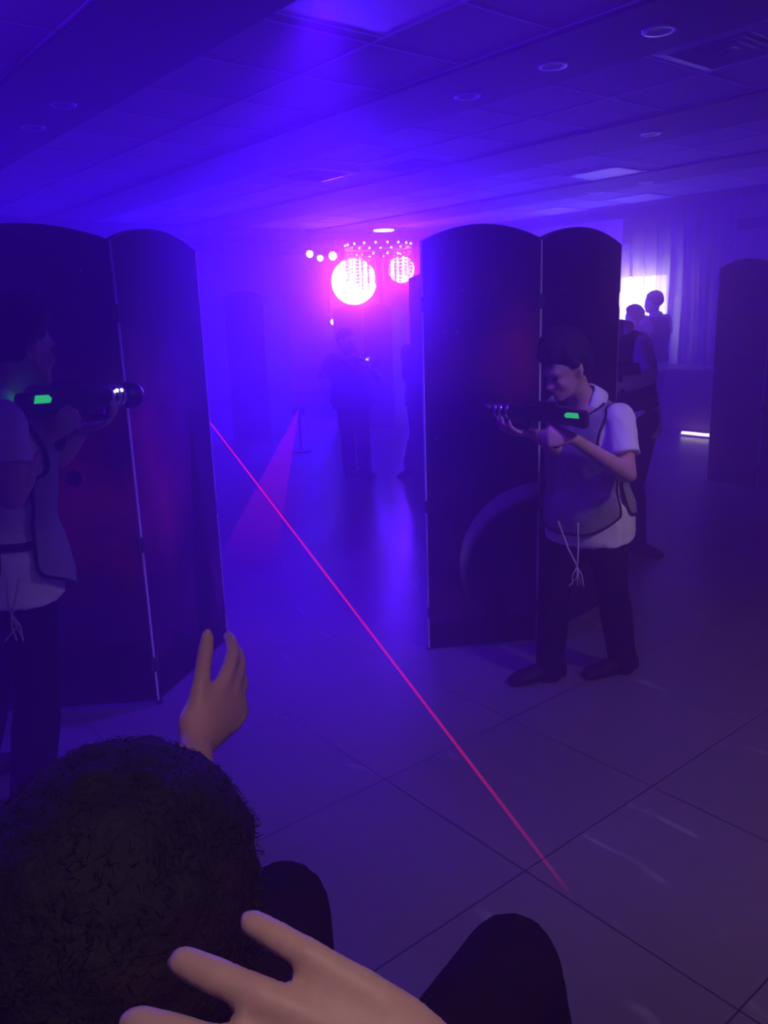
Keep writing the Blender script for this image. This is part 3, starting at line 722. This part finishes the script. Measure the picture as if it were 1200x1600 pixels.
def collar(parent, J, k, f, mat):
    Nk = J['neck']; up = (J['head'] - Nk).normalized(); fx = (V(f) - up*V(f).dot(up)).normalized(); lx = up.cross(fx); mb = MB(); rs = []
    for r, h in ((.060, .050), (.068, .052), (.082, .020), (.094, -.010), (.088, -.014), (.072, .015), (.060, .044)):
        ring = []
        for i in range(29):
            a = R_(28) + (2*math.pi - R_(56)) * i/28; drop = max(0, math.cos(a)) * .045
            ring.append(Nk + (fx*math.cos(a)*1.1 + lx*math.sin(a))*r*k + up*(h - drop)*k - up*.012*k)
        rs.append(ring)
    rs.append(rs[0])
    o = mb.rings(rs, closed=False, cap=False).build('collar', mat, parent, True); return o
def person(label, base, J, k, f, fh, group=None, vox=.010, top='shirt', vest=None, hands=None, hairseed=1, tall=0.0, face=True, sleeve='sleeve', toes=None, strings=False, shoes=True, girth=1.0, skin='skin', hair=True, hs=1.0, vest_mat='vest', short_hair=False, handscale=None):
    t = thing('person', label, 'person', (base[0], base[1], 0), group=group)
    b = V((base[0], base[1], 0)); J = {a: (V(v) - b if isinstance(v, (V, tuple)) else v) for a, v in J.items()}
    f = V(f).normalized(); hf, hl, hu = frame(fh); hk = k * hs; hsc = handscale or k
    c = J['head']
    # body: one continuous skin
    mb = MB(); mb.rings(torso_rings(J, 0, k*girth)); 
    mb.tube([J['neck'] - (c - J['neck'])*.35, J['neck'].lerp(c, .35), c - hf*.02*hk - hu*.03*hk], [.060*k, .052*k, .050*k], 14)
    head_parts(mb, c, hf, hl, hu, hk)
    for sd in 'LR':
        arm(mb, J, sd, k); leg(mb, J, sd, k)
        mb.tube([J['an'+sd], J['an'+sd] + V((0, 0, -.03*k)) + V(((toes or {}).get(sd, f)[0], (toes or {}).get(sd, f)[1], 0)).normalized()*.06*k], [.035*k, .03*k], 10)
        h = (hands or {}).get(sd, {})
        w = J['wr'+sd]; fa = (w - J['el'+sd]).normalized()
        hd = V(h.get('d', fa)); hn = V(h.get('n', (0, 0, -1))); ht = V(h.get('t', (0, 0, 1)))
        if vox <= .013: hand_parts(mb, w, hd, hn, ht, hsc, curl=h.get('curl', (.3, .4, .3)), spread=h.get('spread', .10), thumb=h.get('thumb', (.6, .25)), fr=1.15)
        else: mb.tube([w, w + hd.normalized()*.07*k, w + hd.normalized()*.14*k + hn.normalized()*.02*k], [.026*k, .036*k, .022*k], 8, flat=.6)
    mb.organic('body', M[skin], t, vox, 4)
    if face:
        for sd in (1, -1):
            MB().ell(c + (hf*.079 + hl*sd*.031 - hu*.004)*hk, (.011*hk, .014*hk, .009*hk), Matrix((hf, hl, hu)).transposed(), 12, 8).build('eye', M['lip'], t, True)
    if hair:
        mb = MB(); hair_parts(mb, c, hf, hl, hu, hk, seed=hairseed, tall=tall, lump=.011 if short_hair else .025); mb.organic('hair', M['hair'], t, max(.006, vox*.7), 2)
    # trousers
    mb = MB(); rs = torso_rings(J, .010*k, k*girth, 0, 3); mb.rings(rs)
    for sd in 'LR': leg(mb, J, sd, k, .012*k, .014*k)
    zc = {s: J['an'+s].z + .01*k for s in 'LR'}
    mb.organic('trousers', M['trouser'], t, vox, 5)
    if top:
        mb = MB(); mb.rings(torso_rings(J, .016*k, k*girth, 1, 7))
        up = (J['neck'] - J['pelvis']).normalized(); r0 = torso_rings(J, .036*k, k*girth, 1, 2); hm = [p - up*.075*k for p in r0[0]]; mb.rings([hm] + r0)
        for sd in 'LR': arm(mb, J, sd, k, .014*k, sleeve)
        def wr(me):
            for v in me.vertices:
                v.co += v.normal * ((noise.noise(v.co*14) + .5*noise.noise(v.co*31)) * .006 * k)
        mb.organic('shirt', M[top], t, vox, 3, post=wr if vox < .015 else None); collar(t, J, k, f, M[top])
    if vest:
        mb = MB(); mb.rings(torso_rings(J, .034*k, k*girth, 1, 8))
        up = (J['neck'] - J['pelvis']).normalized(); r0 = torso_rings(J, vest.get('flare', .042)*k, k*girth, 1, 1) + torso_rings(J, (vest.get('flare', .042)*.5 + .017)*k, k*girth, 2, 2) + torso_rings(J, .034*k, k*girth, 3, 4); mb.rings([[p - up*.06*k for p in r0[0]]] + r0)
        for sd in 'LR': mb.ell(J['sh'+sd], .070*k)
        ss = (J['shL'] - J['shR']).normalized(); fx = (f - up*f.dot(up)).normalized(); sx = up.cross(fx)
        Nk, P = J['neck'], J['pelvis']; H = (Nk - P).dot(up)
        def keep(p):
            q = p - P; z = q.dot(up) / H; x = q.dot(sx) / k; d = q.dot(fx) / k
            n_ = p - Nk
            if (n_ - fx*.035*k).length < (.105*k): return False            # neck opening
            if abs(x) > .150 and z > .62 and z < 1.2: return False         # armholes
            if z > .97 and abs(x) > .125: return False
            lim = vest.get('hem', -.02) + max(0, (abs(x) - .06)/.12)**2 * .10 * vest.get('round', 1)
            if z < lim: return False
            if abs(d) < vest.get('slit', .030) and z < .62: return False   # open at the sides
            return True
        def po(me):
            cut(me, keep)
            for v in me.vertices: v.co += v.normal * ((noise.noise(v.co*9 + V((5, 1, 0))) + .5*noise.noise(v.co*23)) * .009 * k)
        o = mb.organic('vest', M[vest_mat], t, vox, 4, post=po); so = o.modifiers.new('s', 'SOLIDIFY'); so.thickness = .003
        if vox < .015: binding(o, .0055*k)
        if vest.get('strap'):
            rw = torso_rings(J, .030*k, k*girth, 2, 3); c0, c1 = rw[0], rw[1]
            lo_ = [p.lerp(q, .30) for p, q in zip(c0, c1)]; hi_ = [p.lerp(q, .62) for p, q in zip(c0, c1)]
            st_ = MB().rings([lo_, hi_], cap=False).build('side_strap', M['bind'], t, True); so = st_.modifiers.new('s', 'SOLIDIFY'); so.thickness = .004
    if shoes:
        for sd in 'LR': shoe(t, J['an'+sd], (toes or {}).get(sd, f), k, max(0.0, J['an'+sd].z - .085*k) if J['an'+sd].z > .2 else 0.0)
    return t, J
def standing(base, h, f, lean=(0, 0), **over):
    """joints of a standing figure of height h facing f (view-floor coordinates)"""
    f = V((f[0], f[1], 0)).normalized(); l = V((0, 0, 1)).cross(f); b = V((base[0], base[1], 0)); ln_ = V((lean[0], lean[1], 0))
    q = lambda a, s, z: b + f*a*h + l*s*h + V((0, 0, z*h)) + ln_*max(0, z - .5)*2*h
    J = dict(pelvis=q(0, 0, .53), waist=q(0, 0, .62), chest=q(.005, 0, .72), neck=q(0, 0, .835), head=q(.02, 0, .925),
             hipL=q(0, .052, .51), hipR=q(0, -.052, .51), knL=q(.02, .058, .285), knR=q(.01, -.058, .285), anL=q(-.01, .062, .052), anR=q(-.01, -.062, .052),
             shL=q(0, .112, .805), shR=q(0, -.112, .805), elL=q(0, .15, .64), elR=q(0, -.15, .64), wrL=q(.08, .12, .52), wrR=q(.08, -.12, .52))
    for a, v in over.items(): J[a] = q(*v) if len(v) == 3 and not isinstance(v, V) else v
    return J

def gun(label, grip, d, s=1.0, disp='green', leds=True, up=(0, 0, 1), group='laser tag guns'):
    """toy laser-tag gun: x forward from the grip; stock, receiver, barrel with dome, sensor ring, grip, display"""
    g = V(grip); t = thing('laser_gun', label, 'laser gun', g, group=group)
    f, l, u = frame(d, up); t.rotation_euler = (ROOM @ Matrix((f, l, u)).transposed().to_4x4()).to_euler()
    out = [(-.16, .030), (-.15, .062), (-.03, .078), (.10, .074), (.16, .060), (.17, .020), (.05, .008), (-.02, .004), (-.10, .000), (-.16, -.012)]
    mb = MB().prism([(x*s, z*s) for x, z in out], -.026*s, .026*s); mb.build('receiver', M['gun'], t, bevel=.008*s)
    mb = MB(); mb.tube([(x*s, 0, .040*s) for x in (.15, .17, .26, .30)], [.026*s, .031*s, .031*s, .024*s], 18); mb.build('barrel', M['gun'], t, True)
    mb = MB(); mb.ell((.325*s, 0, .040*s), (.052*s, .044*s, .044*s), None, 20, 14); mb.build('muzzle_dome', M['gun'], t, True)
    mb = MB(); 
    for x, r in ((.205, .034), (.235, .037), (.262, .035)): mb.tube([((x-.006)*s, 0, .040*s), ((x+.006)*s, 0, .040*s)], [r*s, r*s], 20, rnd=False)
    mb.build('sensor_ring', M['chrome'], t, True)
    mb = MB(); mb.tube([(0, 0, .01*s), (-.012*s, 0, -.05*s), (-.022*s, 0, -.085*s)], [.019*s, .018*s, .020*s], 10, flat=1.2); mb.build('grip', M['gun'], t, True)
    mb = MB(); mb.tube([(.10*s, 0, .012*s), (.11*s, 0, -.022*s), (.20*s, 0, -.022*s), (.21*s, 0, .012*s)], .010*s, 8); mb.build('fore_grip', M['gun'], t, True)
    mb = MB(); mb.box((-.02*s, -.010*s, .076*s), (.08*s, .010*s, .092*s)); mb.build('sight_rail', M['gun'], t, bevel=.003*s)
    if disp:
        for sy in (-1, 1): MB().prism([(-.135*s, .034*s), (-.075*s, .034*s), (-.068*s, .046*s), (-.080*s, .056*s), (-.128*s, .056*s)], sy*.0265*s, sy*.0295*s).build('display', M['green'], t)
    if leds:
        for sy in (-1, 1):
            for x in (.222, .245): MB().ell((x*s, sy*.030*s, .058*s), .0058*s, None, 10, 8).build('led', M['led' if leds is True else leds], t, True)
    return t

# the boy with the gun at right, half behind the moon print screen
bR = (.80, 3.04)
fR = V((-.82, -.57, 0))
JR = dict(pelvis=A(921, 806, 3.05), waist=A(917, 752, 3.04), chest=A(920, 692, 3.02), neck=A(914, 628, 3.00), head=A(884, 578, 2.95),
          shL=A(966, 655, 2.90), shR=A(874, 640, 3.14), elL=A(982, 742, 2.80), wrL=A(893, 684, 2.72), elR=A(878, 706, 3.02), wrR=A(836, 678, 2.84),
          hipL=A(943, 825, 3.02), hipR=A(896, 822, 3.09), knL=A(958, 925, 2.98), knR=A(866, 930, 3.02), anL=A(972, 1026, 3.06), anR=A(859, 1038, 3.02), sleeve=.66)
tR, _ = person('boy in white polo and grey mesh vest aiming a gun past the moon print screen', bR, JR, .86, fR, (-.86, -.36, -.36), vox=.0085, tall=.042, hairseed=4,
       hands={'L': dict(d=(-.92, -.1, .05), n=(0, .9, -.3), t=(-.2, 0, 1), curl=(.9, 1.1, .6)), 'R': dict(d=(-.97, -.2, .12), n=(0, .2, 1), t=(.1, 1, 0), curl=(.35, .5, .4), thumb=(.7, .3))},
       vest=dict(hem=-.06, flare=.046, slit=.02), toes={'L': (-.93, -.30), 'R': (-.95, -.28)}, girth=1.04)
def tassels(parent, base, tops, join, n=5, mat='string'):
    mb = MB(); b = V((base[0], base[1], 0))
    for tp in tops:
        p, q = V(tp) - b, V(join) - b; m_ = p.lerp(q, .5) + V((0, -.01, -.015)); mb.tube([p, p.lerp(m_, .6), m_, q], .0035, 6)
    q = V(join) - b; rnd = random.Random(5)
    for i in range(n):
        mb.tube([q, q + V((rnd.uniform(-.02, .02), rnd.uniform(-.01, .01), -.035)), q + V((rnd.uniform(-.03, .03), rnd.uniform(-.01, .01), -.075))], .0022, 5)
    return mb.build('tassel', M[mat], parent, True)
tassels(tR, bR, [A(872, 815, 2.90), A(903, 818, 2.88)], A(902, 885, 2.87))
gun('laser gun with a green display held by the boy at right', A(862, 662, 2.74), (-.78, .60, .02), .80, leds=False)

# the boy at left, seen from behind his shoulder
bL = (-1.08, 2.20); fL = V((.86, .50, 0))
JL = dict(pelvis=A(16, 872, 2.24), waist=A(12, 806, 2.24), chest=A(8, 724, 2.22), neck=A(0, 622, 2.20), head=A(33, 545, 2.24),
          shR=A(2, 664, 2.06), shL=A(12, 640, 2.38), elR=A(18, 778, 2.02), wrR=A(64, 690, 2.18), elL=A(92, 716, 2.42), wrL=A(128, 672, 2.44),
          hipR=A(30, 890, 2.18), hipL=A(8, 890, 2.30), knR=A(60, 1080, 2.20), knL=A(-18, 1076, 2.36), anR=A(48, 1266, 2.16), anL=A(-40, 1222, 2.40), sleeve=.52)
tL, _ = person('boy in white shirt and loose grey vest aiming a laser gun at the left edge', bL, JL, .92, fL, (.50, .86, -.06), vox=.0085, tall=.02, hairseed=9,
       hands={'R': dict(d=(.70, .15, .60), n=(.2, .9, 0), t=(0, 0, 1), curl=(.7, 1.0, .7)), 'L': dict(d=(.9, .1, .30), n=(-.2, -.2, 1), t=(-.2, -1, 0), curl=(.5, .7, .5))},
       vest=dict(hem=-.15, flare=.072, slit=.05, round=1.1, strap=True), toes={'R': (.85, .35), 'L': (.8, .5)})
tassels(tL, bL, [A(30, 905, 2.04), A(12, 905, 2.04)], A(18, 960, 2.04), 4)
gun('laser gun with green display and white lights held by the boy at left', A(96, 646, 2.24), (.32, .94, -.06), .96)

# the taller player standing behind the boy at right
bA = (1.46, 4.72)
JA = standing(bA, 1.60, (-.75, -.6), shL=A(1000, 540, 4.62), shR=A(948, 533, 4.85), neck=A(968, 520, 4.74), head=A(929, 486, 4.70), chest=A(976, 570, 4.74),
              elL=A(1012, 590, 4.50), wrL=A(962, 603, 4.42), elR=A(930, 590, 4.80), wrR=A(935, 600, 4.55), waist=A(982, 612, 4.75), pelvis=A(985, 660, 4.75),
              knL=A(990, 760, 4.68), anL=A(994, 846, 4.72), knR=A(968, 760, 4.80), anR=A(968, 838, 4.85))
person('player in white long sleeves and dark vest standing half hidden behind the star print screen', bA, JA, .92, (-.75, -.6, 0), (-.85, -.5, -.1), vox=.012, sleeve='long', face=True, short_hair=True,
       vest=dict(hem=.02, flare=.03, slit=.0, round=.3), vest_mat='vestdark', toes={'L': (.55, -.8), 'R': (-.6, -.7)})
gun('laser gun with two small green lights held by the player behind the star print screen', A(966, 588, 4.40), (-.9, -.35, -.1), .85, disp=None, leds='ledg')
# the man and the child against the window
bM = A(1015, 678, 9.2)
JM = standing((bM.x, bM.y), 1.62, (-.55, .82), elR=(.04, -.20, .66), wrR=(.16, -.26, .66), elL=(.02, .15, .65), wrL=(.14, .08, .64))
person('tall man in dark vest and white sleeves seen from behind against the bright window', (bM.x, bM.y), JM, .98, (-.55, .82, 0), (-.7, .6, 0), vox=.017, face=False, short_hair=True,
       vest=dict(hem=.0, flare=.04, slit=0, round=.3), vest_mat='vestdark')
bK = A(985, 702, 8.3)
JK = standing((bK.x, bK.y), 1.47, (-.6, .7))
person('shorter player whose dark head shows against the window left of the tall man', (bK.x, bK.y), JK, .86, (-.6, .7, 0), (-.6, .7, 0), vox=.017, face=False, vest=dict(hem=.0, slit=0), vest_mat='vestdark')
# silhouettes in the haze
bS = A(556, 742, 7.45)
JS = standing((bS.x, bS.y), 1.40, (.45, -.9), lean=(-.02, 0), elR=A(502, 588, 7.35), shR=A(519, 562, 7.42), wrR=A(540, 572, 7.05), shL=A(577, 560, 7.40), elL=A(592, 590, 7.2), wrL=A(574, 572, 6.95),
              head=A(542, 534, 7.38), neck=A(546, 556, 7.42), anR=A(546, 730, 7.55), anL=A(571, 735, 7.42), knR=A(544, 688, 7.45), knL=A(568, 690, 7.35))
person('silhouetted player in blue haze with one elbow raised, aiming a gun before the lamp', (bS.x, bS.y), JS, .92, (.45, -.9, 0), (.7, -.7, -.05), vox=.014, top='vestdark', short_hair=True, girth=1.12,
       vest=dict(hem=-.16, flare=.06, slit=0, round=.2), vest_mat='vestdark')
gun('laser gun with one white light held by the silhouetted player in the haze', A(556, 569, 6.95), (.62, -.78, -.02), .80, disp=None)
bT = A(664, 738, 7.1)
JT = standing((bT.x, bT.y), 1.42, (-.6, -.8), head=A(657, 528, 7.0), elR=A(640, 622, 7.0), wrR=A(648, 660, 6.9), anR=A(640, 722, 7.35), knR=A(650, 680, 7.15))
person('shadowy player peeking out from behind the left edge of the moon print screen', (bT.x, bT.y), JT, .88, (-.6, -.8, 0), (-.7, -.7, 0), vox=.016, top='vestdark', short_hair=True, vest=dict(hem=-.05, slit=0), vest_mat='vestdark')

# ------------------------------------------------------------------ foreground: a child on the photographer's lap
def at_depth(px, py, depth):        # along the lens axis
    d = cF + cR * ((px - 600) / FPX) - cU * ((py - 800) / FPX); d = d * depth; return V((d.x, d.y, d.z + CH))
hc = at_depth(200, 1500, .60)
bC = (hc.x, hc.y); kc = .78
fC = V((.10, 1, 0)).normalized()
pel = V((hc.x - .01, hc.y - .13, .66))
JC = dict(pelvis=pel, waist=pel + V((0, .01, .12)), chest=pel + V((.0, .03, .22)), neck=hc + V((-.005, -.05, -.145)), head=hc,
          shL=hc + V((-.145, -.04, -.185)), shR=hc + V((.125, -.03, -.185)), hipL=pel + V((-.06, .02, -.01)), hipR=pel + V((.07, .02, -.01)),
          knL=at_depth(440, 1400, .92), knR=at_depth(800, 1512, .90), elL=hc + V((-.22, .06, -.32)), wrL=hc + V((-.13, .20, -.36)),
          elR=at_depth(285, 1350, .74), wrR=at_depth(306, 1165, .93))
JC['knL'] = JC['knL'] + V((0, 0, -.02)); JC['anL'] = JC['knL'] + V((-.02, -.03, -.30)); JC['anR'] = JC['knR'] + V((.02, .02, -.30))
tC = thing('person', 'child with dark curly hair seen from behind in the foreground, one bare hand held up', 'person', (bC[0], bC[1], 0))
def loc(J, b): bb = V((b[0], b[1], 0)); return {a: (v - bb if isinstance(v, V) else v) for a, v in J.items()}
j = loc(JC, bC); c = j['head']; hf, hl, hu = frame((.12, 1, -.30)); HS = 1.10
mb = MB(); mb.rings(torso_rings(j, 0, kc)); mb.tube([j['neck'] - V((0, 0, .05)), c - hf*.02 - hu*.05], [.05, .045], 14); head_parts(mb, c, hf, hl, hu, HS, ears=False)
for sd in 'LR': arm(mb, j, sd, kc); leg(mb, j, sd, kc)
mb.tube([j['anL'], j['anL'] + V((0, .10, -.05))], [.03, .02], 8); mb.tube([j['anR'], j['anR'] + V((0, .10, -.05))], [.03, .02], 8)
hd = (cR*.36 + cU*.50 + cF*.85).normalized()
hand_parts(mb, j['wrR'] + hd*.005, hd, cR*-.75 + cF*.62 + cU*.05, cR*-.7 + cU*.6 - cF*.3, .95, curls=[(.30, .25, .2), (.34, .28, .2), (.38, .3, .25), (.45, .3, .25)], spread=.06, thumb=(.72, -.15), fr=1.14)
hand_parts(mb, j['wrL'], (.1, .9, -.3), (0, 0, -1), (1, 0, 0), .74)
mb.organic('body', M['skin2'], tC, .0042, 5)
mb = MB(); mb.rings(torso_rings(j, .014, kc, 1, 7))
for sd in 'LR': arm(mb, j, sd, kc, .012, 'sleeve')
mb.organic('shirt', M['trouser'], tC, .009, 4)
mb = MB(); mb.rings(torso_rings(j, .012, kc, 0, 3))
for sd in 'LR': leg(mb, j, sd, kc, .016, .012)
mb.organic('trousers', M['trouser'], tC, .008, 6)
for sd in 'LR': shoe(tC, j['an'+sd], (.1, 1), .7, j['an'+sd].z - .06)
mb = MB(); hair_parts(mb, c, hf, hl, hu, HS*1.03, seed=21, lump=.014, n=420, tall=.004, low=-.97); mb.organic('hair', M['hair'], tC, .006, 2)
# short curls standing out of the hair
mb = MB(); rnd = random.Random(11); Mx = Matrix((hf, hl, hu)).transposed()
for i in range(5200):
    z = rnd.uniform(-.9, 1); an = rnd.uniform(0, 2*math.pi); r = math.sqrt(1 - z*z); a, b_ = r*math.cos(an), r*math.sin(an)
    if (a > .25 and z < .40) or (-.35 < a <= .25 and z < -.6): continue
    nrm = (hf*a/.1 + hl*b_/.08 + hu*z/.098).normalized()
    p = c + (hf*(-.014 + a*.112) + hl*b_*.092 + hu*(.034 + z*.108)) * HS
    tg = nrm.cross(V((rnd.uniform(-1, 1), rnd.uniform(-1, 1), rnd.uniform(-1, 1)))).normalized()
    L_ = rnd.uniform(.006, .014); p1_ = p + nrm*L_*.6 + tg*L_*.3; p2_ = p + nrm*L_*.75 + tg*L_*.9
    sd_ = nrm.cross(tg) * .00045; q_ = tg * .0003
    mb.add([p - sd_, p + sd_, p1_ + sd_*.8, p1_ - sd_*.8, p2_, p1_ + nrm*.0006], [(0, 1, 2, 3), (3, 2, 4), (2, 5, 4), (5, 3, 4)])
o = mb.build('hair_curls', M['hair'], tC)

# the photographer: seated, right arm reaching in over the child's head
bP = (.12, -.02)
wr_ = at_depth(750, 1735, .37)
JP = dict(pelvis=V((.05, -.32, .60)), waist=V((.05, -.36, .76)), chest=V((.05, -.38, .94)), neck=V((.05, -.36, 1.22)), head=V((.02, -.30, 1.38)),
          shL=V((-.15, -.36, 1.16)), shR=V((.25, -.36, 1.16)), elR=V((.30, -.02, .93)), wrR=wr_, elL=V((-.34, -.20, .98)), wrL=V((-.22, -.06, 1.14)),
          hipL=V((-.05, -.30, .56)), hipR=V((.15, -.30, .56)), knL=V((-.14, .14, .53)), knR=V((.30, .14, .53)), anL=V((-.13, .16, .09)), anR=V((.30, .16, .09)), sleeve=.7)
hb = 'x'
tP = thing('person', "photographer's bare hand with spread fingers reaching over the child's hair at the bottom", 'person', (bP[0], bP[1], 0))
j = loc(JP, bP)
mb = MB(); mb.rings(torso_rings(j, 0, 1.0)); mb.tube([j['neck'] - V((0, 0, .05)), j['head'] - V((0, .02, .05))], [.055, .05], 12)
pf, pl_, pu = frame((0, 1, -.2)); head_parts(mb, j['head'], pf, pl_, pu, 1.0)
for sd in 'LR': arm(mb, j, sd, 1.0); leg(mb, j, sd, 1.0); mb.tube([j['an'+sd], j['an'+sd] + V((0, .10, -.05))], [.035, .03], 8)
kn = at_depth(455, 1628, .372)
hd = (kn - wr_).normalized()
view = (V((0, 0, CH)) - wr_).normalized()
nails = []
hand_parts(mb, wr_ - V((bP[0], bP[1], 0)), hd, cF - cU*.61 - cR*.12, cU*-1 - cR*.2, .86, curls=[(.06, .20, .15), (.06, .20, .15), (.08, .22, .15), (.10, .22, .15)], spread=.12, thumb=(.5, .2), fr=1.22, nails=nails, wide=1.12)
hand_parts(mb, j['wrL'], (.3, .5, .8), (1, 0, 0), (0, 1, 0), .9)
mb.organic('body', M['skin'], tP, .0036, 5)
mb = MB(); mb.rings(torso_rings(j, .02, 1.0, 1, 7))
for sd in 'LR': arm(mb, j, sd, 1.0, .014, 'sleeve')
mb.organic('shirt', M['vestdark'], tP, .012, 4)
mb = MB(); mb.rings(torso_rings(j, .014, 1.0, 0, 3))
for sd in 'LR': leg(mb, j, sd, 1.0, .014, .014)
mb.organic('trousers', M['trouser'], tP, .012, 4)
for sd in 'LR': shoe(tP, j['an'+sd], (0, 1), 1.0)
mb = MB(); hair_parts(mb, j['head'], pf, pl_, pu, 1.0, seed=2); mb.organic('hair', M['hair'], tP, .010, 2)
